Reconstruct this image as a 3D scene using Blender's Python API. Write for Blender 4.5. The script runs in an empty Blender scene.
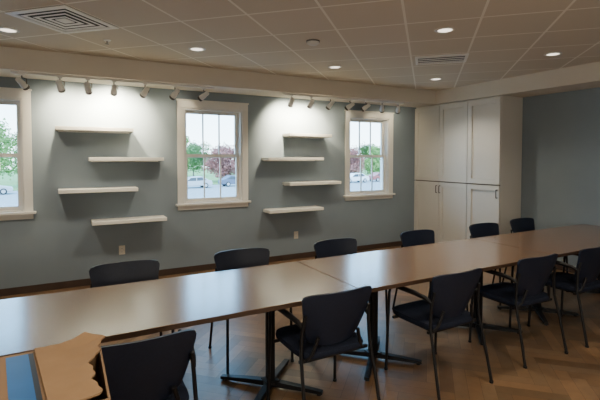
import bpy, bmesh, math, random
from mathutils import Vector, Matrix, Euler
random.seed(7)
S = bpy.context.scene
COL = S.collection
PI = math.pi

# ------------------------------------------------------------------ camera
F = 430.0; YAW = math.radians(28.6); PITCH = math.radians(2.0); SHIFT = -0.045
CAMZ = 1.6
cd = bpy.data.cameras.new('camera'); cam = bpy.data.objects.new('camera', cd); COL.objects.link(cam)
cd.sensor_width = 36; cd.lens = F/600*36; cd.shift_y = SHIFT; cd.clip_start = .05; cd.clip_end = 300
cam.location = (0, 0, CAMZ); cam.rotation_euler = (PI/2-PITCH, 0, -YAW)
S.camera = cam
_R = Euler((PI/2-PITCH, 0, -YAW)).to_matrix()
def ray(px, py):
    return _R @ Vector(((px-300)/F, (200-py+SHIFT*600)/F, -1))
def on_z(px, py, z):
    d = ray(px, py); t = (z-CAMZ)/d.z
    return Vector((d.x*t, d.y*t, z))

# ------------------------------------------------------------------ materials
def mat(name, col, rough=.6, spec=.5, metal=0, noise=0, nscale=8, stretch=(1,1,1), bump=0, emit=0, ecol=None, coat=0):
    m = bpy.data.materials.new(name); m.use_nodes = True
    nt = m.node_tree; b = nt.nodes['Principled BSDF']
    b.inputs['Base Color'].default_value = (*col, 1); b.inputs['Roughness'].default_value = rough
    b.inputs['Specular IOR Level'].default_value = spec; b.inputs['Metallic'].default_value = metal
    if coat: b.inputs['Coat Weight'].default_value = coat; b.inputs['Coat Roughness'].default_value = .17
    if emit:
        b.inputs['Emission Color'].default_value = (*(ecol or col), 1); b.inputs['Emission Strength'].default_value = emit
    if noise or bump:
        tc = nt.nodes.new('ShaderNodeTexCoord'); mp = nt.nodes.new('ShaderNodeMapping')
        mp.inputs['Scale'].default_value = stretch
        nz = nt.nodes.new('ShaderNodeTexNoise'); nz.inputs['Scale'].default_value = nscale; nz.inputs['Detail'].default_value = 5
        nt.links.new(tc.outputs['Object'], mp.inputs['Vector']); nt.links.new(mp.outputs[0], nz.inputs['Vector'])
        if noise:
            r = nt.nodes.new('ShaderNodeValToRGB')
            r.color_ramp.elements[0].position = .3; r.color_ramp.elements[1].position = .7
            r.color_ramp.elements[0].color = (*[c*(1-noise) for c in col], 1)
            r.color_ramp.elements[1].color = (*[min(1, c*(1+noise)) for c in col], 1)
            nt.links.new(nz.outputs['Fac'], r.inputs['Fac']); nt.links.new(r.outputs['Color'], b.inputs['Base Color'])
        if bump:
            bp = nt.nodes.new('ShaderNodeBump'); bp.inputs['Strength'].default_value = bump; bp.inputs['Distance'].default_value = .003
            nt.links.new(nz.outputs['Fac'], bp.inputs['Height']); nt.links.new(bp.outputs[0], b.inputs['Normal'])
    return m

M = {}
M['wall'] = mat('blue grey wall paint', (.230, .280, .322), .75, .2, noise=.03, nscale=3, bump=.05)
M['soffit'] = mat('warm white soffit paint', (.67, .62, .54), .8, .2, noise=.02, nscale=3)
M['white'] = mat('white trim paint', (.74, .73, .69), .45, .4, noise=.02, nscale=4)
M['shelf'] = mat('white shelf laminate', (.78, .77, .72), .4, .4, noise=.015, nscale=6)
M['cab'] = mat('off white cabinet paint', (.68, .66, .61), .5, .4, noise=.015, nscale=3)
M['baseb'] = mat('brown rubber baseboard', (.065, .042, .032), .6, .3, noise=.1, nscale=6)
M['wood'] = mat('brown wood laminate', (.178, .094, .047), .24, .5, noise=.10, nscale=3.5, stretch=(1, 22, 22), coat=.8)
M['edge'] = mat('table edge band', (.065, .038, .025), .4, .4, noise=.1, nscale=5, stretch=(1, 10, 10))
M['black'] = mat('black powder coat', (.008, .008, .010), .45, .35, noise=.1, nscale=20)
M['fabric'] = mat('navy seat fabric', (.011, .015, .031), .85, .2, noise=.25, nscale=120, bump=.2)
M['mesh'] = mat('navy backrest', (.009, .014, .032), .48, .38, noise=.15, nscale=90, bump=.1)
M['fix'] = mat('white fixture enamel', (.74, .73, .70), .4, .5, noise=.01)
M['vent'] = mat('bright white vent enamel', (.88, .86, .82), .4, .5, noise=.01)
M['head'] = mat('white spotlight enamel', (.70, .69, .67), .28, .6, noise=.02)
M['dark'] = mat('recess shade colour', (.02, .018, .016), .8)  # near-black colour standing in for shade in vent gaps and outlet slots
M['gap_shade'] = mat('dark door gap shade', (.10, .085, .07), .8)  # dark colour for the shade in the cabinet door gaps
M['steel'] = mat('brushed dark metal', (.10, .095, .09), .4, .5, metal=.8, noise=.05, nscale=30)
M['bezel'] = mat('dark spotlight bezel', (.05, .048, .045), .4, .5)
M['lensdim'] = mat('lit downlight lens', (.9, .85, .75), .5, emit=2.5, ecol=(1, .88, .72))
M['lens'] = mat('lit spotlight lens', (.9, .85, .75), .5, emit=8, ecol=(1, .85, .62))
M['card'] = mat('brown corrugated cardboard', (.29, .185, .108), .85, .2, noise=.03, nscale=10, bump=.05)
M['cardd'] = mat('torn cardboard liner', (.33, .212, .122), .9, .1, noise=.06, nscale=12)
M['blue'] = mat('blue printed film', (.02, .12, .36), .4, .4, noise=.08, nscale=9)
M['ink'] = mat('dark printed stripe', (.02, .022, .03), .5)
M['outlet'] = mat('ivory outlet plastic', (.70, .67, .60), .4, .4, noise=.01)
M['asphalt'] = mat('grey asphalt', (.26, .27, .285), .9, .2, noise=.12, nscale=2)
M['grass'] = mat('lawn', (.17, .27, .105), .9, .1, noise=.2, nscale=3)
M['bark'] = mat('bark', (.14, .12, .10), .9, .1, noise=.3, nscale=12)
M['leaf1'] = mat('spring green foliage', (.185, .32, .105), .8, .1, noise=.22, nscale=1)
M['leaf2'] = mat('dark green foliage', (.135, .235, .10), .8, .1, noise=.22, nscale=1)
M['leaf3'] = mat('dusty red blossom', (.31, .14, .125), .8, .1, noise=.22, nscale=1)
M['tyre'] = mat('tyre rubber', (.02, .02, .02), .8)
M['cglass'] = mat('car glass', (.06, .07, .08), .1, .6)
M['csilver'] = mat('silver car paint', (.40, .42, .45), .3, .5, metal=.3, noise=.02)
M['cwhite'] = mat('white car paint', (.65, .65, .65), .3, .5, noise=.02)
M['cdark'] = mat('dark blue car paint', (.08, .10, .15), .3, .5, noise=.02)
M['cred'] = mat('red car paint', (.30, .08, .075), .3, .5, noise=.02)

def glass():
    m = bpy.data.materials.new('thin window glass'); m.use_nodes = True; nt = m.node_tree
    for n in list(nt.nodes): nt.nodes.remove(n)
    out = nt.nodes.new('ShaderNodeOutputMaterial'); mix = nt.nodes.new('ShaderNodeMixShader')
    tr = nt.nodes.new('ShaderNodeBsdfTransparent'); gl = nt.nodes.new('ShaderNodeBsdfGlossy'); fr = nt.nodes.new('ShaderNodeFresnel')
    gl.inputs['Roughness'].default_value = .02; fr.inputs['IOR'].default_value = 1.3
    nt.links.new(fr.outputs[0], mix.inputs[0]); nt.links.new(tr.outputs[0], mix.inputs[1]); nt.links.new(gl.outputs[0], mix.inputs[2])
    nt.links.new(mix.outputs[0], out.inputs['Surface'])
    return m
M['glass'] = glass()

def ceiling_mat(cx, cy):
    m = bpy.data.materials.new('suspended ceiling tiles'); m.use_nodes = True; nt = m.node_tree; b = nt.nodes['Principled BSDF']
    tc = nt.nodes.new('ShaderNodeTexCoord'); mp = nt.nodes.new('ShaderNodeMapping'); mp.vector_type = 'TEXTURE'
    mp.inputs['Location'].default_value = (cx, cy, 0); mp.inputs['Rotation'].default_value = (0, 0, PI/4)
    sub = nt.nodes.new('ShaderNodeVectorMath'); sub.operation = 'ADD'; sub.inputs[1].default_value = (.305+61, .305+61, 0)
    br = nt.nodes.new('ShaderNodeTexBrick'); br.offset = 0; br.squash = 1
    br.inputs['Scale'].default_value = 1; br.inputs['Brick Width'].default_value = .61; br.inputs['Row Height'].default_value = .61
    br.inputs['Mortar Size'].default_value = .011; br.inputs['Mortar Smooth'].default_value = .1
    br.inputs['Color1'].default_value = (.68, .615, .515, 1); br.inputs['Color2'].default_value = (.655, .595, .495, 1)
    br.inputs['Mortar'].default_value = (.90, .86, .77, 1)
    nz = nt.nodes.new('ShaderNodeTexNoise'); nz.inputs['Scale'].default_value = 90
    mx = nt.nodes.new('ShaderNodeMixRGB'); mx.blend_type = 'MULTIPLY'; mx.inputs[0].default_value = .06
    nt.links.new(tc.outputs['Object'], mp.inputs[0]); nt.links.new(mp.outputs[0], sub.inputs[0])
    nt.links.new(sub.outputs[0], br.inputs['Vector']); nt.links.new(tc.outputs['Object'], nz.inputs['Vector'])
    nt.links.new(br.outputs['Color'], mx.inputs[1]); nt.links.new(nz.outputs['Fac'], mx.inputs[2])
    nt.links.new(mx.outputs[0], b.inputs['Base Color']); b.inputs['Roughness'].default_value = .9; b.inputs['Specular IOR Level'].default_value = .1
    return m

def floor_mat():
    m = bpy.data.materials.new('herringbone wood planks'); m.use_nodes = True; nt = m.node_tree; b = nt.nodes['Principled BSDF']
    at = nt.nodes.new('ShaderNodeAttribute'); at.attribute_name = 'plank'
    tc = nt.nodes.new('ShaderNodeTexCoord'); nz = nt.nodes.new('ShaderNodeTexNoise'); nz.inputs['Scale'].default_value = 14; nz.inputs['Detail'].default_value = 6
    r = nt.nodes.new('ShaderNodeValToRGB'); r.color_ramp.elements[0].color = (.7, .7, .7, 1); r.color_ramp.elements[1].color = (1.1, 1.1, 1.1, 1)
    mx = nt.nodes.new('ShaderNodeMixRGB'); mx.blend_type = 'MULTIPLY'; mx.inputs[0].default_value = 1
    nt.links.new(tc.outputs['Object'], nz.inputs['Vector']); nt.links.new(nz.outputs['Fac'], r.inputs[0])
    nt.links.new(at.outputs['Color'], mx.inputs[1]); nt.links.new(r.outputs[0], mx.inputs[2]); nt.links.new(mx.outputs[0], b.inputs['Base Color'])
    b.inputs['Roughness'].default_value = .34; b.inputs['Specular IOR Level'].default_value = .5
    return m

# ------------------------------------------------------------------ mesh helpers
class MB:
    def __init__(s): s.bm = bmesh.new()
    def box(s, x0, x1, y0, y1, z0, z1, mtx=None):
        vs = [Vector((x, y, z)) for x in (x0, x1) for y in (y0, y1) for z in (z0, z1)]
        if mtx is not None: vs = [mtx @ v for v in vs]
        v = [s.bm.verts.new(p) for p in vs]
        for f in ((0,1,3,2),(4,6,7,5),(0,4,5,1),(2,3,7,6),(0,2,6,4),(1,5,7,3)): s.bm.faces.new([v[i] for i in f])
        return s
    def tube(s, pts, r, n=10, rs=None):
        pts = [Vector(p) for p in pts]; rings = []
        up = None
        for i, p in enumerate(pts):
            d = ((pts[min(i+1, len(pts)-1)]-p).normalized() + (p-pts[max(i-1, 0)]).normalized()).normalized()
            if up is None: up = d.orthogonal().normalized()
            up = (up - d*up.dot(d)).normalized(); w = d.cross(up)
            rr = rs[i] if rs else r
            rings.append([s.bm.verts.new(p + rr*(math.cos(2*PI*k/n)*up + math.sin(2*PI*k/n)*w)) for k in range(n)])
        for a, b in zip(rings, rings[1:]):
            for k in range(n): s.bm.faces.new((a[k], a[(k+1) % n], b[(k+1) % n], b[k]))
        s.bm.faces.new(rings[0][::-1]); s.bm.faces.new(rings[-1])
        return s
    def lathe(s, prof, c=(0,0,0), n=24, mtx=None):
        c = Vector(c); rings = []
        for r, z in prof:
            ps = [Vector((r*math.cos(2*PI*k/n), r*math.sin(2*PI*k/n), z)) for k in range(n)] if r > 1e-6 else [Vector((0,0,z))]
            if mtx is not None: ps = [mtx @ p for p in ps]
            rings.append([s.bm.verts.new(p + c) for p in ps])
        for a, b in zip(rings, rings[1:]):
            for k in range(n):
                q = [a[k % len(a)], a[(k+1) % n % len(a)], b[(k+1) % n % len(b)], b[k % len(b)]]
                u = []
                for v in q:
                    if v not in u: u.append(v)
                if len(u) > 2: s.bm.faces.new(u)
        if len(rings[0]) > 2: s.bm.faces.new(rings[0][::-1])
        if len(rings[-1]) > 2: s.bm.faces.new(rings[-1])
        return s
    def prism(s, poly, a, b, axis='y'):
        def P(u, w, t):
            return {'y': (u, t, w), 'x': (t, u, w), 'z': (u, w, t)}[axis]
        A = [s.bm.verts.new(P(u, w, a)) for u, w in poly]; B = [s.bm.verts.new(P(u, w, b)) for u, w in poly]
        n = len(poly); s.bm.faces.new(A); s.bm.faces.new(B[::-1])
        for k in range(n): s.bm.faces.new((A[k], B[k], B[(k+1) % n], A[(k+1) % n]))
        return s
    def shell(s, fn, nu, nv, off):
        A = [[s.bm.verts.new(fn(i/nu, j/nv)) for i in range(nu+1)] for j in range(nv+1)]
        B = [[s.bm.verts.new(fn(i/nu, j/nv) + Vector(off)) for i in range(nu+1)] for j in range(nv+1)]
        for j in range(nv):
            for i in range(nu):
                s.bm.faces.new((A[j][i], A[j][i+1], A[j+1][i+1], A[j+1][i])); s.bm.faces.new((B[j][i], B[j+1][i], B[j+1][i+1], B[j][i+1]))
        for i in range(nu):
            s.bm.faces.new((A[0][i], B[0][i], B[0][i+1], A[0][i+1])); s.bm.faces.new((A[nv][i], A[nv][i+1], B[nv][i+1], B[nv][i]))
        for j in range(nv):
            s.bm.faces.new((A[j][0], A[j+1][0], B[j+1][0], B[j][0])); s.bm.faces.new((A[j][nu], B[j][nu], B[j+1][nu], A[j+1][nu]))
        return s
    def layers(s, rings):
        R = [[s.bm.verts.new(p) for p in r] for r in rings]; n = len(R[0])
        for a, b in zip(R, R[1:]):
            for k in range(n): s.bm.faces.new((a[k], a[(k+1) % n], b[(k+1) % n], b[k]))
        s.bm.faces.new(R[0][::-1]); s.bm.faces.new(R[-1])
        return s
    def build(s, name, m, parent=None, smooth=False, bevel=0):
        bm = s.bm
        bmesh.ops.recalc_face_normals(bm, faces=bm.faces)
        if bevel:
            es = [e for e in bm.edges if len(e.link_faces) == 2 and e.calc_face_angle(0) > .6]
            bmesh.ops.bevel(bm, geom=es, offset=bevel, segments=2, affect='EDGES', profile=.5)
        me = bpy.data.meshes.new(name); bm.to_mesh(me); bm.free()
        if smooth:
            for p in me.polygons: p.use_smooth = True
            try: me.set_sharp_from_angle(angle=math.radians(40))
            except Exception: pass
        me.materials.append(m)
        o = bpy.data.objects.new(name, me); COL.objects.link(o)
        if parent: o.parent = parent
        return o

def tag(o, label=None, cat=None, group=None, kind=None):
    if label: o['label'] = label
    if cat: o['category'] = cat
    if group: o['group'] = group
    if kind: o['kind'] = kind
    return o
def thing(name, label, cat, loc=(0,0,0), rz=0, group=None, kind=None):
    o = bpy.data.objects.new(name, None); COL.objects.link(o); o.empty_display_size = .1
    o.location = loc; o.rotation_euler = (0, 0, rz)
    return tag(o, label, cat, group, kind)
def dup(root, loc, rz, label=None, group=None):
    r = root.copy(); COL.objects.link(r); r.location = loc; r.rotation_euler = (0, 0, rz)
    if label: r['label'] = label
    if group: r['group'] = group
    for ch in list(root.children):
        c = ch.copy(); COL.objects.link(c); c.parent = r
        for g in list(ch.children):
            d = g.copy(); COL.objects.link(d); d.parent = c
    return r

# ------------------------------------------------------------------ room
YW = 5.98; XL = -4.0; YB = -3.0; XR = 6.19; XC = 5.67; HC = 2.76; HS = 2.53; YS = 5.45; XS = 5.65; YCAB = 4.19
WINX = [-3.63, -.86, 1.86, 4.63]; WOUT = .515; WIN = .425; WZ0 = .97; WZ1 = 2.29

# floor : herringbone
def make_floor():
    bm = bmesh.new(); lay = bm.loops.layers.float_color.new('plank')
    w = .092; n = 5; c, s_ = math.cos(PI/4), math.sin(PI/4); N = 95
    def quad(i, j, a, b):
        g = .001
        pts = [(i*w+g, j*w+g), ((i+a)*w-g, j*w+g), ((i+a)*w-g, (j+b)*w-g), (i*w+g, (j+b)*w-g)]
        P = [((x*c-y*s_)+1, (x*s_+y*c)+1.5, 0) for x, y in pts]
        mx = sum(p[0] for p in P)/4; my = sum(p[1] for p in P)/4
        if not (XL-.5 < mx < XR+.5 and YB-.5 < my < YW+.5): return
        f = bm.faces.new([bm.verts.new(p) for p in P])
        t = random.uniform(.72, 1.26); h = random.uniform(-.05, .05)
        for l in f.loops: l[lay] = (.195*t*(1+h), .117*t, .062*t*(1-h), 1)
    for i in range(-N, N):
        for j in range(-N, N):
            k = (i-j) % (2*n)
            if k == 0: quad(i, j, n, 1)
            elif k == 2*n-1: quad(i, j, 1, n)
    for co, no in (((XL,0,0),(-1,0,0)), ((XR,0,0),(1,0,0)), ((0,YB,0),(0,-1,0)), ((0,YW,0),(0,1,0))):
        bmesh.ops.bisect_plane(bm, geom=bm.verts[:]+bm.edges[:]+bm.faces[:], plane_co=co, plane_no=no, clear_outer=True)
    vs = [bm.verts.new((x, y, z)) for x in (XL-.2, XR+.2) for y in (YB-.2, YW+.2) for z in (-.25, -.002)]
    for f in ((0,1,3,2),(4,6,7,5),(0,4,5,1),(2,3,7,6),(0,2,6,4),(1,5,7,3)):
        ff = bm.faces.new([vs[i] for i in f])
        for l in ff.loops: l[lay] = (.06, .037, .022, 1)
    me = bpy.data.meshes.new('floor'); bm.to_mesh(me); bm.free(); me.materials.append(floor_mat())
    o = bpy.data.objects.new('floor', me); COL.objects.link(o); return o
tag(make_floor(), 'brown herringbone wood plank floor', kind='structure')

VENT = on_z(65, 20, HC)
b = MB().box(XL-.2, XR+.2, YB-.2, YW+.2, HC, HC+.2)
tag(b.build('ceiling', ceiling_mat(VENT.x, VENT.y)), 'suspended tile ceiling set diagonally', kind='structure')
b = MB().box(XL, XR, YS, YW, HS, HC).box(XS, XR, YB, YS, HS, HC)
tag(b.build('trim_1', M['soffit']), 'dropped soffit along the window wall and cabinets', kind='structure')

b = MB()
xs = [XL]
for x in WINX: xs += [x-WIN, x+WIN]
xs.append(XR)
for k in range(0, len(xs), 2): b.box(xs[k], xs[k+1], YW, YW+.2, 0, HC)
for x in WINX: b.box(x-WIN, x+WIN, YW, YW+.2, 0, WZ0).box(x-WIN, x+WIN, YW, YW+.2, WZ1, HC)
tag(b.build('wall_back', M['wall']), 'blue grey window wall', kind='structure')
tag(MB().box(XL-.2, XL, YB-.2, YW+.2, 0, HC).build('wall_left', M['wall']), 'blue grey left wall', kind='structure')
tag(MB().box(XR, XR+.2, YB-.2, YW+.2, 0, HC).build('wall_right', M['wall']), 'blue grey right wall', kind='structure')
tag(MB().box(XL, XR, YB-.2, YB, 0, HC).build('wall_front', M['wall']), 'wall behind the camera', kind='structure')
tag(MB().box(XL, XC, YW-.012, YW, 0, .085).build('baseboard_back', M['baseb']), 'dark brown baseboard below the windows', kind='structure')
tag(MB().box(XR-.012, XR, YB, YCAB, 0, .085).build('baseboard_right', M['baseb']), 'dark brown baseboard on right wall', kind='structure')

wl = ['window beyond the left edge', 'leftmost white double hung window', 'middle white double hung window between shelf groups', 'rightmost white double hung window beside the cabinet']
for i, x in enumerate(WINX):
    t = thing('window_%d' % (i+1), wl[i], None, (x, YW, WZ0), 0, kind='structure')
    H = WZ1-WZ0
    b = MB().box(-WOUT, -WIN, -.022, 0, 0, H).box(WIN, WOUT, -.022, 0, 0, H).box(-WOUT, WOUT, -.024, 0, H, H+.095).box(-WOUT-.012, WOUT+.012, -.034, 0, H+.095, H+.115)
    b.build('window_frame', M['white'], t, bevel=.003)
    b = MB().box(-WIN, -WIN+.02, 0, .2, 0, H).box(WIN-.02, WIN, 0, .2, 0, H).box(-WIN+.02, WIN-.02, 0, .2, H-.02, H).box(-WIN+.02, WIN-.02, 0, .2, 0, .015)
    b.build('jamb', M['white'], t)
    b = MB().box(-WOUT-.03, WOUT+.03, -.06, 0, -.03, 0).box(-WOUT, WOUT, -.02, 0, -.09, -.03)
    b.build('window_sill', M['white'], t, bevel=.004)
    a = WIN-.02; zm = H*.5
    for (z0, z1, y) in ((.015, zm+.025, .06), (zm-.025, H-.02, .11)):
        b = MB().box(-a, -a+.045, y, y+.04, z0, z1).box(a-.045, a, y, y+.04, z0, z1).box(-a+.045, a-.045, y, y+.04, z0, z0+.045).box(-a+.045, a-.045, y, y+.04, z1-.045, z1)
        sw = (2*a-.09)/3
        for q in (1, 2): b.box(-a+.045+sw*q-.009, -a+.045+sw*q+.009, y+.008, y+.03, z0+.045, z1-.045)
        sash = b.build('sash', M['white'], t)
        MB().box(-a+.045, a-.045, y+.018, y+.021, z0+.045, z1-.045).build('pane', M['glass'], sash)

# ------------------------------------------------------------------ cabinet
t = thing('storage_cabinet', 'tall off-white built-in storage cabinet in the corner', 'cabinet', (XC, (YCAB+YW)/2, 0))
W = YW-YCAB-.004; D = XR-XC-.004
MB().box(.032, D, -W/2, W/2, .10, HS-.003).build('body', M['cab'], t, bevel=.003)
MB().box(.0285, .0325, -W/2+.01, W/2-.01, .11, HS-.04).build('gap_shade_plate', M['gap_shade'], t)  # thin dark plate added behind the doors so their gaps look shaded
MB().box(.07, D, -W/2+.01, W/2, 0, .10).build('toe_kick', M['baseb'], t)
for c in range(3):
    y1 = W/2-.006-c*W/3; y0 = W/2-(c+1)*W/3+.006
    for (z0, z1) in ((.105, 1.18), (1.20, HS-.03)):
        b = MB().box(.022, .029, y0, y1, z0, z1)
        st = .075
        b.box(0, .022, y0, y0+st, z0, z1).box(0, .022, y1-st, y1, z0, z1).box(0, .022, y0+st, y1-st, z0, z0+st).box(0, .022, y0+st, y1-st, z1-st, z1)
        d = b.build('door', M['cab'], t)
        hy = {0: y0+.03, 1: y1-.03, 2: y0+.03}[c]
        if z0 < 1:
            hz = z1-.06
            MB().tube([(0, hy, hz), (-.028, hy, hz), (-.032, hy, hz-.005), (-.032, hy, hz-.115), (-.028, hy, hz-.12), (0, hy, hz-.12)], .007, 8).build('handle', M['steel'], d, smooth=True)

# ------------------------------------------------------------------ shelves
def shelf(x0, x1, z, label, grp):
    t = thing('floating_shelf', label, 'shelf', ((x0+x1)/2, YW, z), 0, grp)
    w = (x1-x0)/2
    MB().box(-w, w, -.25, 0, -.022, .022).build('shelf_board', M['shelf'], t, bevel=.003)
    MB().box(-w+.03, w-.03, -.02, -.001, -.034, -.022).build('wall_cleat', M['white'], t)
g1 = 'floating shelves between left and middle windows'; g2 = 'floating shelves between middle and right windows'
zs = (1.95, 1.585, 1.205, .805); od = ('topmost', 'second from top', 'third from top', 'lowest')
for k, (x0, x1) in enumerate(((-.1, .76), (.25, 1.12), (-.08, .8), (.27, 1.15))):
    shelf(x0, x1, zs[k], 'white floating shelf, %s in the group left of middle window' % od[k], g1)
for k, (x0, x1) in enumerate(((2.95, 3.7), (2.6, 3.55), (2.95, 3.88), (2.62, 3.55))):
    shelf(x0, x1, zs[k], 'white floating shelf, %s in the group right of middle window' % od[k], g2)

# outlets
def on_wall(px, py):
    d = ray(px, py); k = YW/d.y; return d*k + Vector((0, 0, CAMZ))
for (px, py, lab) in ((122, 250, 'ivory wall outlet below the left shelf group'), (296, 235, 'ivory wall outlet below the right shelf group')):
    p = on_wall(px, py)
    t = thing('wall_outlet', lab, 'outlet', (p.x, YW, p.z))
    MB().box(-.037, .037, -.006, 0, -.058, .058).build('cover_plate', M['outlet'], t, bevel=.002)
    for dz in (-.022, .022):
        s_ = MB().box(-.016, .016, -.009, -.006, dz-.014, dz+.014).build('socket', M['fix'], t, bevel=.002)
        MB().box(-.008, -.005, -.0095, -.009, dz-.006, dz+.006).box(.005, .008, -.0095, -.009, dz-.006, dz+.006).build('slot', M['dark'], s_)

# ------------------------------------------------------------------ ceiling fixtures
def spot(name, parent, loc, direction, power, size, blend, col=(1, .84, .62), rad=.03):
    l = bpy.data.lights.new(name, 'SPOT'); l.energy = power; l.spot_size = size; l.spot_blend = blend; l.color = col; l.shadow_soft_size = rad
    o = bpy.data.objects.new(name, l); COL.objects.link(o); o.location = loc
    o.rotation_euler = Vector(direction).to_track_quat('-Z', 'Y').to_euler()
    o.parent = parent
    return o
DL = [((8, 30), 'recessed downlight left of the square air diffuser', 80), ((197, 49), 'recessed downlight above the middle window', 80),
      ((335, 67), 'recessed downlight above right shelf group near soffit', 80), ((445, 30), 'recessed downlight nearest the top of the photo on the right', 80),
      ((553, 54), 'recessed downlight furthest right near right soffit', 26), ((436, 79), 'small recessed downlight in the corner by the cabinet', 60)]
extra_fill = [(-2.2, 1.5), (0.3, 1.0), (2.6, .8), (-1.0, -1.2), (3.5, -1.0)]  # unseen downlights added to give the room some fill
spots = [(on_z(px, py, HC), lab, pw) for (px, py), lab, pw in DL] + [(Vector((x, y, HC)), 'added recessed downlight out of view, for fill', 80) for x, y in extra_fill]
for k, (p, lab, pw) in enumerate(spots):
    t = thing('recessed_downlight', lab, 'ceiling light', (p.x, p.y, HC), 0, 'recessed ceiling downlights')
    MB().lathe([(.062, -.001), (.066, -.006), (.085, -.006), (.092, -.001), (.092, 0), (.062, 0)], n=28).build('trim_ring', M['fix'], t, smooth=True)
    MB().lathe([(0, -.003), (.064, -.003), (.064, -.0005), (0, -.0005)], n=24).build('lens', M['lensdim'], t)
    spot('bulb', t, (0, 0, -.03), (0, 0, -1), pw, 2.3, .6, (1, .87, .68), .07)

# square diffuser
t = thing('air_diffuser', 'square louvred white air diffuser in ceiling', 'air vent', (VENT.x, VENT.y, HC), PI/4)
MB().box(-.295, .295, -.295, .295, -.004, -.0005).build('shade_backing', M['dark'], t)  # dark sheet in place of the shade between louvers
b = MB()
for (a0, a1) in ((.25, .298),):
    b.box(-a1, a1, -a1, -a0, -.012, -.004).box(-a1, a1, a0, a1, -.012, -.004).box(-a1, -a0, -a0, a0, -.012, -.004).box(a0, a1, -a0, a0, -.012, -.004)
b.build('frame', M['vent'], t)
for a in (.226, .166, .106):
    b = MB(); a0 = a-.034
    c1 = [(-a, -a), (a, -a), (a, a), (-a, a)]; c0 = [(-a0, -a0), (a0, -a0), (a0, a0), (-a0, a0)]
    for i in range(4):
        j = (i+1) % 4
        b.bm.faces.new([b.bm.verts.new(q) for q in ((*c1[i], -.012), (*c1[j], -.012), (*c0[j], -.009), (*c0[i], -.009))])
    b.build('louver_ring', M['vent'], t)
MB().box(-.052, .052, -.052, .052, -.012, -.004).build('center_plate', M['vent'], t, bevel=.003)
# rectangular grille
p = on_z(441, 59, HC)
t = thing('air_grille', 'rectangular slatted return grille in ceiling', 'air vent', (p.x, p.y, HC), -PI/4)
MB().box(-.26, .26, -.18, .18, -.004, -.0005).build('shade_backing', M['dark'], t)  # dark sheet in place of the shade between slats
MB().box(-.29, .29, -.21, -.18, -.012, -.0005).box(-.29, .29, .18, .21, -.012, -.0005).box(-.29, -.26, -.18, .18, -.012, -.0005).box(.26, .29, -.18, .18, -.012, -.0005).build('frame', M['vent'], t)
for k in range(4):
    y = -.135+k*.09
    MB().box(-.26, .26, y-.018, y+.018, -.007, -.005).build('slat', M['vent'], t)
# sprinkler and detector
p = on_z(107, 40, HC)
t = thing('fire_sprinkler', 'small ceiling fire sprinkler beside the square diffuser', 'sprinkler', (p.x, p.y, HC))
MB().lathe([(.0, -.012), (.03, -.01), (.036, -.002), (.036, 0), (0, 0)]).build('escutcheon', M['fix'], t, smooth=True)
MB().lathe([(.006, -.012), (.006, -.035), (.018, -.037), (.018, -.04), (0, -.04)], n=14).build('deflector', M['steel'], t)
p = on_z(313, 41, HC)
t = thing('smoke_detector', 'round white smoke detector on the ceiling', 'smoke detector', (p.x, p.y, HC))
MB().lathe([(0, -.012), (.068, -.012), (.07, 0), (0, 0)]).build('base', M['steel'], t, smooth=True)
MB().lathe([(0, -.042), (.04, -.04), (.058, -.028), (.062, -.012), (0, -.012)]).build('cover', M['fix'], t, smooth=True)

# ------------------------------------------------------------------ track lights
YT = 5.56
def rail(x0, x1, lab):
    t = thing('track_rail', lab, 'light track', ((x0+x1)/2, YT, HS), 0, 'track light rails')
    w = (x1-x0)/2
    MB().box(-w, w, -.017, .017, -.02, 0).build('channel', M['fix'], t, bevel=.002)
    MB().box(-w+.03, -w+.13, -.02, .02, -.03, -.02).build('feed_cap', M['fix'], t, bevel=.002)
rail(-.5, 1.74, 'white track light rail left of the middle window top')
rail(2.75, 5.02, 'white track light rail right of the middle window top')
ordn = ['first', 'second', 'third', 'fourth', 'fifth', 'sixth', 'seventh']
def head(x, dx, zaim, power, lab, grp):
    base = Vector((x, YT, HS-.02))
    t = thing('track_spotlight', lab, 'spotlight', base, 0, grp)
    piv = Vector((0, 0, -.10)); k = 1.12
    MB().box(-.022, .022, -.015, .015, -.018, 0).build('adapter', M['head'], t, bevel=.002)
    MB().tube([(0, 0, -.018), (0, 0, -.04), (.042, 0, -.05), (.042, 0, -.105)], .007, 8).build('yoke', M['steel'], t, smooth=True)
    aim = (Vector((x+dx, YW, zaim)) - (base+piv)).normalized()
    q = Vector((0, 0, -1)).rotation_difference(aim).to_matrix().to_4x4()
    c = piv
    MB().lathe([(r*k, z*k) for r, z in ((0, .072), (.016, .071), (.024, .062), (.0255, .05), (.0265, .02), (.031, -.01), (.032, -.044), (.015, -.044))], c=c, n=22, mtx=q).build('lamp_housing', M['head'], t, smooth=True)
    MB().lathe([(r*k, z*k) for r, z in ((.032, -.044), (.034, -.047), (.034, -.068), (.030, -.068), (.029, -.052), (.015, -.046))], c=c, n=22, mtx=q).build('bezel', M['bezel'], t, smooth=True)
    MB().lathe([(r*k, z*k) for r, z in ((0, -.056), (.0285, -.056), (.0285, -.0525), (0, -.0525))], c=c, n=20, mtx=q).build('lens', M['lens'], t)
    spot('bulb', t, c+aim*.082, aim, power*2.6, 2.1, .95, (1, .85, .58), .03)
for k, (x, dx, za, pw) in enumerate(((-.4, .3, 2.1, 4), (-.04, .12, 2.1, 40), (.24, .12, 2.05, 36), (.52, 0, 2.15, 120), (.87, -.15, 2.1, 26), (1.23, -.25, 2.0, 4), (1.60, -.35, 2.1, 2))):
    head(x, dx, za, pw, 'track spotlight, %s from left on the left rail' % ordn[k], 'spotlights on the left rail')
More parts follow.
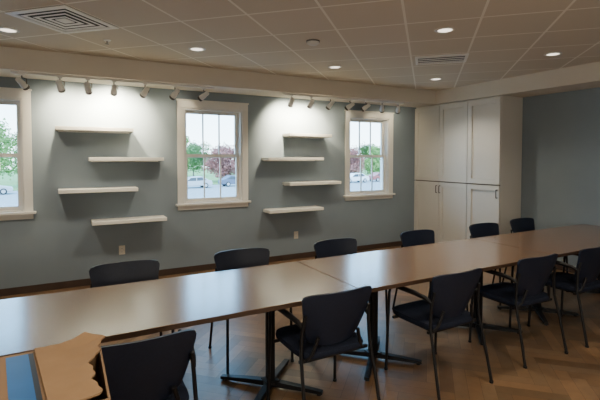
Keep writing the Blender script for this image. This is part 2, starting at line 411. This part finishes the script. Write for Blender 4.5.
for k, (x, dx, za, pw) in enumerate(((2.89, .1, 2.12, 88), (3.22, .05, 2.1, 84), (3.56, -.12, 2.05, 18), (3.92, -.3, 2.1, 4), (4.23, -.3, 2.1, 2), (4.56, .3, 2.1, 2), (4.9, .3, 2.1, 3))):
    head(x, dx, za, pw, 'track spotlight, %s from left on the right rail' % ordn[k], 'spotlights on the right rail')

# ------------------------------------------------------------------ tables
TY = 2.69; TW = .45; TL = 2.13
def make_table():
    t = thing('conference_table', '', 'table')
    MB().box(-TL/2+.003, TL/2-.003, -TW+.002, TW-.002, .712, .74).build('tabletop', M['wood'], t, bevel=.002)
    b = MB()
    x1 = TL/2-.0015
    b.box(-x1, x1, -TW, -TW+.002, .713, .739).box(-x1, x1, TW-.002, TW, .713, .739).box(-x1, -x1+.002, -TW+.002, TW-.002, .713, .739).box(x1-.002, x1, -TW+.002, TW-.002, .713, .739)
    b.build('edge_band', M['edge'], t)
    for s in (-1, 1):
        cx = s*(TL/2-.45)
        b = MB().box(cx-.03, cx+.03, -.22, .22, .695, .712).box(cx-.11, cx+.11, -.05, .05, .69, .712)
        b.box(cx-.022, cx+.022, -.034, -.008, .05, .69).box(cx-.022, cx+.022, .008, .034, .05, .69).box(cx-.05, cx+.05, -.05, .05, .03, .06)
        ped = b.build('pedestal', M['black'], t, bevel=.003)
        for a in range(4):
            m_ = Matrix.Translation((cx, 0, 0)) @ Matrix.Rotation(PI/4+a*PI/2, 4, 'Z')
            b = MB()
            b.layers([[m_ @ Vector(p) for p in ((r, -w, z0), (r, w, z0), (r, w, z1), (r, -w, z1))] for r, w, z0, z1 in ((.02, .026, .02, .055), (.20, .021, .017, .045), (.375, .018, .012, .03))])
            b.lathe([(.016, 0), (.016, .014), (0, .014)], c=m_ @ Vector((.35, 0, 0)), n=12)
            b.build('foot', M['black'], ped)
    return t
tab0 = make_table()
tl = ['brown wood laminate table, leftmost in the row, mostly beyond the left edge', 'brown wood laminate table on the left, before the left shelf group',
      'brown wood laminate table in the middle of the row', 'brown wood laminate table at the far right end of the row']
for k, cx in enumerate((-1.515, .615, 2.745, 4.875)):
    o = tab0 if k == 0 else dup(tab0, (0, 0, 0), 0)
    o.location = (cx, TY, 0); o['label'] = tl[k]; o['group'] = 'conference tables pushed end to end'

# ------------------------------------------------------------------ chairs
def sup(a, b, n, z, cy=0, N=40):
    out = []
    for k in range(N):
        t = 2*PI*k/N; c, s = math.cos(t), math.sin(t)
        out.append(Vector((a*math.copysign(abs(c)**(2/n), c), cy + b*math.copysign(abs(s)**(2/n), s), z)))
    return out
def make_chair():
    t = thing('stacking_armchair', '', 'chair')
    MB().layers([sup(.205, .20, 5, .425), sup(.232, .225, 5, .432), sup(.236, .23, 5, .45), sup(.232, .225, 5, .465), sup(.19, .185, 4, .472)]).build('seat', M['fabric'], t, smooth=True)
    def fn(u, v):
        x = 2*u-1
        hw = .178 + .072*(v**.8)
        hw *= 1-.06*(abs(2*v-1)**13)
        z = .485 + .337*v - .014*(abs(x)**7)*v + .025*(abs(x)**4)*(1-v)
        y = -.205 - .085*v**1.3 - .014*math.sin(v*PI) + .046*x*x
        return Vector((x*hw, y, z))
    MB().shell(fn, 22, 16, (0, .016, 0)).build('backrest', M['mesh'], t, smooth=True)
    r = .0105
    for s in (-1, 1):
        MB().tube([(s*.262, .205, .012), (s*.256, .19, .40), (s*.255, .18, .60), (s*.255, .165, .645), (s*.255, .14, .66)], r).lathe([(.014, 0), (.014, .014), (0, .016)], c=(s*.262, .205, 0), n=12).build('leg', M['black'], t, smooth=True)
        MB().tube([(s*.262, -.315, .012), (s*.252, -.25, .32), (s*.245, -.215, .46), (s*.236, -.213, .60), (s*.224, -.230, .70)], r).lathe([(.014, 0), (.014, .014), (0, .016)], c=(s*.262, -.315, 0), n=12).build('leg', M['black'], t, smooth=True)
        MB().tube([(s*.255, .145, .66), (s*.256, .05, .664), (s*.254, -.08, .662), (s*.244, -.17, .65), (s*.236, -.215, .625)], .013, rs=[.012, .018, .018, .015, .011]).build('armrest', M['black'], t, smooth=True)
        MB().tube([(s*.2, -.195, .42), (s*.17, -.215, .46), (s*.14, -.234, .56)], .011).build('back_bracket', M['black'], t, smooth=True)
    MB().box(-.25, .25, .135, .155, .408, .426).box(-.244, .244, -.20, -.18, .408, .426).box(-.20, -.18, -.19, .14, .408, .426).box(.18, .20, -.19, .14, .408, .426).build('seat_frame', M['black'], t, bevel=.003)
    return t
ch0 = make_chair()
far = [(.375, 3.17, 'leftmost dark chair on the far side of table, facing camera'), (1.29, 3.17, 'dark chair on far side below the middle window'),
       (2.25, 3.17, 'dark chair on far side below the right shelf group'), (3.29, 3.17, 'dark chair on far side below the right window'),
       (4.33, 3.17, 'dark chair on far side in front of the tall cabinet'), (5.13, 3.22, 'dark chair on far side beside blue right wall, furthest right')]
near = [(.275, 2.19, .0, 'dark armchair behind the cardboard box, nearest the camera'), (1.41, 2.34, .0, 'dark armchair on near side in centre of photo, back to camera'),
        (2.37, 2.30, .02, 'second dark armchair right of centre on near side of table'), (3.32, 2.32, -.02, 'third dark armchair right of centre on near side of table'),
        (4.11, 2.30, .0, 'dark armchair on near side cut by the right edge')]
first = True
for x, y, lab in far:
    rz = PI+random.uniform(-.05, .05)
    if first: o = ch0; o.location = (x, y, 0); o.rotation_euler = (0, 0, rz); first = False
    else: o = dup(ch0, (x, y, 0), rz)
    o['label'] = lab; o['group'] = 'chairs along the far side of the table'
for x, y, rz, lab in near:
    dup(ch0, (x, y, 0), rz, lab, 'chairs along the near side of the table')

# ------------------------------------------------------------------ side table and cardboard box
t = thing('side_table', 'small side table under the cardboard box, below the frame', 'table', (-.2, 1.28, 0))
MB().box(-.42, .42, -.28, .28, .712, .74).build('tabletop', M['wood'], t, bevel=.003)
for sx in (-1, 1):
    for sy in (-1, 1):
        MB().tube([(sx*.37, sy*.23, 0), (sx*.37, sy*.23, .712)], .018, 12).build('leg', M['black'], t, smooth=True)
t = thing('cardboard_box', 'torn brown cardboard box with blue print in the lower left corner', 'box', (-.11, 1.355, .74), .0)
BW, BD, BH = .20, .195, .255; th = .006
MB().box(-BW, BW, -BD, -BD+th, 0, BH).box(-BW, BW, BD-th, BD, 0, BH).box(-BW, -BW+th, -BD+th, BD-th, 0, BH).box(BW-th, BW, -BD+th, BD-th, 0, BH).box(-BW+th, BW-th, -BD+th, BD-th, 0, th).build('body', M['card'], t)
def rag(f): return .009*math.sin(f*9+1) + .006*math.sin(f*23+.5) + .003*math.sin(f*53)
# lower flap hinged on the left wall, carrying the blue print
def lf(u, v):
    return Vector((-BW + (.12+BW)*u, -BD + 2*BD*v, BH+.001))
fl = MB().shell(lf, 8, 10, (0, 0, .005)).build('flap', M['card'], t)
def strip(x0, x1, z):
    return lambda u, v: Vector((x0+(x1-x0)*u-.045*v, -BD+.002+(2*BD-.02)*v, BH+z))
MB().shell(strip(-.012, .045, .0062), 4, 8, (0, 0, .0008)).build('blue_print', M['blue'], fl)
MB().shell(strip(.045, .058, .0062), 4, 8, (0, 0, .0008)).build('dark_stripe', M['ink'], fl)
# broad torn flap over the right part of the top, right edge ragged and slightly lifting
def tf(u, v):
    x0 = .066 - .05*v
    x1 = .165 + .045*v*v + rag(v)
    if v > .85: x1 -= (v-.85)*.3
    x = x0 + (x1-x0)*u
    y1 = BD-.012+.005*math.sin(u*7)+.002*math.sin(u*23)
    return Vector((x, -BD + (y1+BD)*v, BH+.0075 + .03*u*u*(.3+.7*v) + .006*(1-u)**3))
MB().shell(tf, 20, 70, (0, 0, .005)).build('torn_flap', M['cardd'], t, smooth=True)
def ff(u, v):
    hgt = .05 + .3*rag(u)
    return Vector((-BW+.005 + (2*BW-.01)*u, BD + .25*hgt*v+.001, BH - .002 - hgt*v))
MB().shell(ff, 20, 3, (0, .005, 0)).build('flap', M['card'], t, smooth=True)

# ------------------------------------------------------------------ outdoors
GZ = -2.1
tag(MB().box(-60, 110, YW+.25, 160, GZ-.2, GZ).build('ground', M['asphalt']), 'grey car park outside the windows', kind='structure')
tag(MB().box(-60, 110, 58, 159, GZ, GZ+.06).build('lawn', M['grass']), 'green lawn beyond the car park', kind='structure')
def tree(x, y, h, r, m, lab, base=GZ+.06):
    t = thing('tree', lab, 'tree', (x, y, base), random.uniform(0, 6), 'trees beyond the car park')
    MB().tube([(0, 0, 0), (.05, 0, h*.3), (0, .05, h*.55), (0, 0, h*.8)], .1, 8, rs=[.16, .12, .08, .03]).tube([(.04, 0, h*.35), (r*.5, 0, h*.6)], .05, 6, rs=[.07, .02]).tube([(.04, 0, h*.4), (-r*.5, .2, h*.65)], .05, 6, rs=[.07, .02]).build('trunk', M['bark'], t, smooth=True)
    b = MB()
    for c in range(24):
        a = random.uniform(0, 2*PI); q = random.uniform(.05, .66)*r
        cc = Vector((q*math.cos(a), q*math.sin(a), h*random.uniform(.22, .84))); cr = r*random.uniform(.28, .42)
        for k in range(340):
            d = Vector((random.gauss(0, 1), random.gauss(0, 1), random.gauss(0, .8))).normalized()*cr*random.uniform(.3, 1.1)
            p = cc+d; u = Vector((random.gauss(0, 1), random.gauss(0, 1), random.gauss(0, 1))).normalized(); w = u.orthogonal().normalized(); s = random.uniform(.08, .15)
            b.bm.faces.new([b.bm.verts.new(p+s*e) for e in (u, w, -u, -w)])
    me = bpy.data.meshes.new('foliage'); b.bm.to_mesh(me); b.bm.free(); me.materials.append(m)
    o = bpy.data.objects.new('foliage', me); COL.objects.link(o); o.parent = t
tree(-8.0, 63, 9.0, 3.6, M['leaf1'], 'spring green tree seen through the left window')
tree(-5.0, 78, 8.4, 4.2, M['leaf2'], 'darker green tree at right side of the left window')
tree(14.2, 65, 8.2, 2.7, M['leaf1'], 'green tree at left side of middle window')
tree(21.2, 63, 5.8, 3.5, M['leaf3'], 'dusty red tree seen through the middle window')
tree(29.0, 75, 6.8, 3.6, M['leaf2'], 'dark green tree at right side of middle window')
tree(22.0, 84, 6.8, 4.0, M['leaf2'], 'dark green tree behind the red tree in middle window')
tree(43.5, 62, 5.6, 2.9, M['leaf3'], 'dusty red tree seen through the right window')
tree(50.5, 64, 6.6, 3.0, M['leaf1'], 'spring green tree seen through the right window')
tree(60.0, 78, 7.2, 4.0, M['leaf2'], 'dark green tree at far right of the right window')
def car(x, y, rz, m, lab):
    t = thing('car', lab, 'car', (x, y, GZ), rz, 'parked cars outside the windows')
    prof = [(-2.2, .3), (2.15, .3), (2.2, .55), (2.1, .72), (1.1, .88), (.45, 1.36), (-.95, 1.42), (-1.75, .98), (-2.15, .9), (-2.25, .55)]
    MB().prism(prof, -.86, .86).build('body', m, t, bevel=.05)
    for s in (-1, 1):
        y0 = s*.862
        MB().prism([(.95, .9), (.42, 1.29), (-.2, 1.31), (-.2, .9)], y0-.004, y0+.004).build('front_side_window', M['cglass'], t)
        MB().prism([(-.28, .9), (-.28, 1.31), (-.92, 1.33), (-1.5, .97)], y0-.004, y0+.004).build('rear_side_window', M['cglass'], t)
        for wx in (-1.38, 1.38):
            wm = Matrix.Rotation(PI/2, 4, 'X')
            w_ = MB().lathe([(0, -.1), (.27, -.1), (.32, -.07), (.32, .07), (.27, .1), (0, .1)], c=(wx, s*.80, .32), n=20, mtx=wm).build('wheel', M['tyre'], t, smooth=True)
            MB().lathe([(0, -.012), (.19, -.012), (.19, .012), (0, .012)], c=(wx, s*.90, .32), n=16, mtx=wm).build('hubcap', M['csilver'], w_)
car(-7.0, 53, .1, M['csilver'], 'silver car parked outside left window')
car(13.8, 53, PI, M['csilver'], 'silver car parked outside middle window on the left')
car(19.8, 54, 0, M['cdark'], 'dark blue car parked outside middle window on the right')
car(38.2, 53, PI, M['cwhite'], 'white car parked outside right window on the left')
car(44.2, 54, 0, M['cred'], 'red car parked outside right window on the right')

# ------------------------------------------------------------------ light
w = bpy.data.worlds.new('sky'); S.world = w; w.use_nodes = True; nt = w.node_tree
bg = nt.nodes['Background']; tc = nt.nodes.new('ShaderNodeTexCoord'); sx = nt.nodes.new('ShaderNodeSeparateXYZ'); rp = nt.nodes.new('ShaderNodeValToRGB')
rp.color_ramp.elements[0].position = 0; rp.color_ramp.elements[0].color = (.72, .92, 1, 1)
rp.color_ramp.elements[1].position = .26; rp.color_ramp.elements[1].color = (.24, .60, 1, 1)
nt.links.new(tc.outputs['Generated'], sx.inputs[0]); nt.links.new(sx.outputs['Z'], rp.inputs[0]); nt.links.new(rp.outputs[0], bg.inputs['Color'])
bg.inputs['Strength'].default_value = 10
sl_ = bpy.data.lights.new('sun', 'SUN'); sl_.energy = 5; sl_.angle = .1; sl_.color = (1, .95, .86)
so = bpy.data.objects.new('sun', sl_); COL.objects.link(so); so.rotation_euler = Vector((.35, .55, -.75)).to_track_quat('-Z', 'Y').to_euler(); so.location = (0, 0, 20)
def point(x, y, z, p, col, r):  # unseen fill light, added to brighten the ceiling and room
    l = bpy.data.lights.new('fill_light', 'POINT'); l.energy = p; l.color = col; l.shadow_soft_size = r
    o = bpy.data.objects.new('fill_light', l); COL.objects.link(o); o.location = (x, y, z)
point(-1.8, -1.2, 1.4, 116, (1, .89, .72), .35)
point(1.6, -1.4, 1.4, 90, (1, .89, .72), .35)
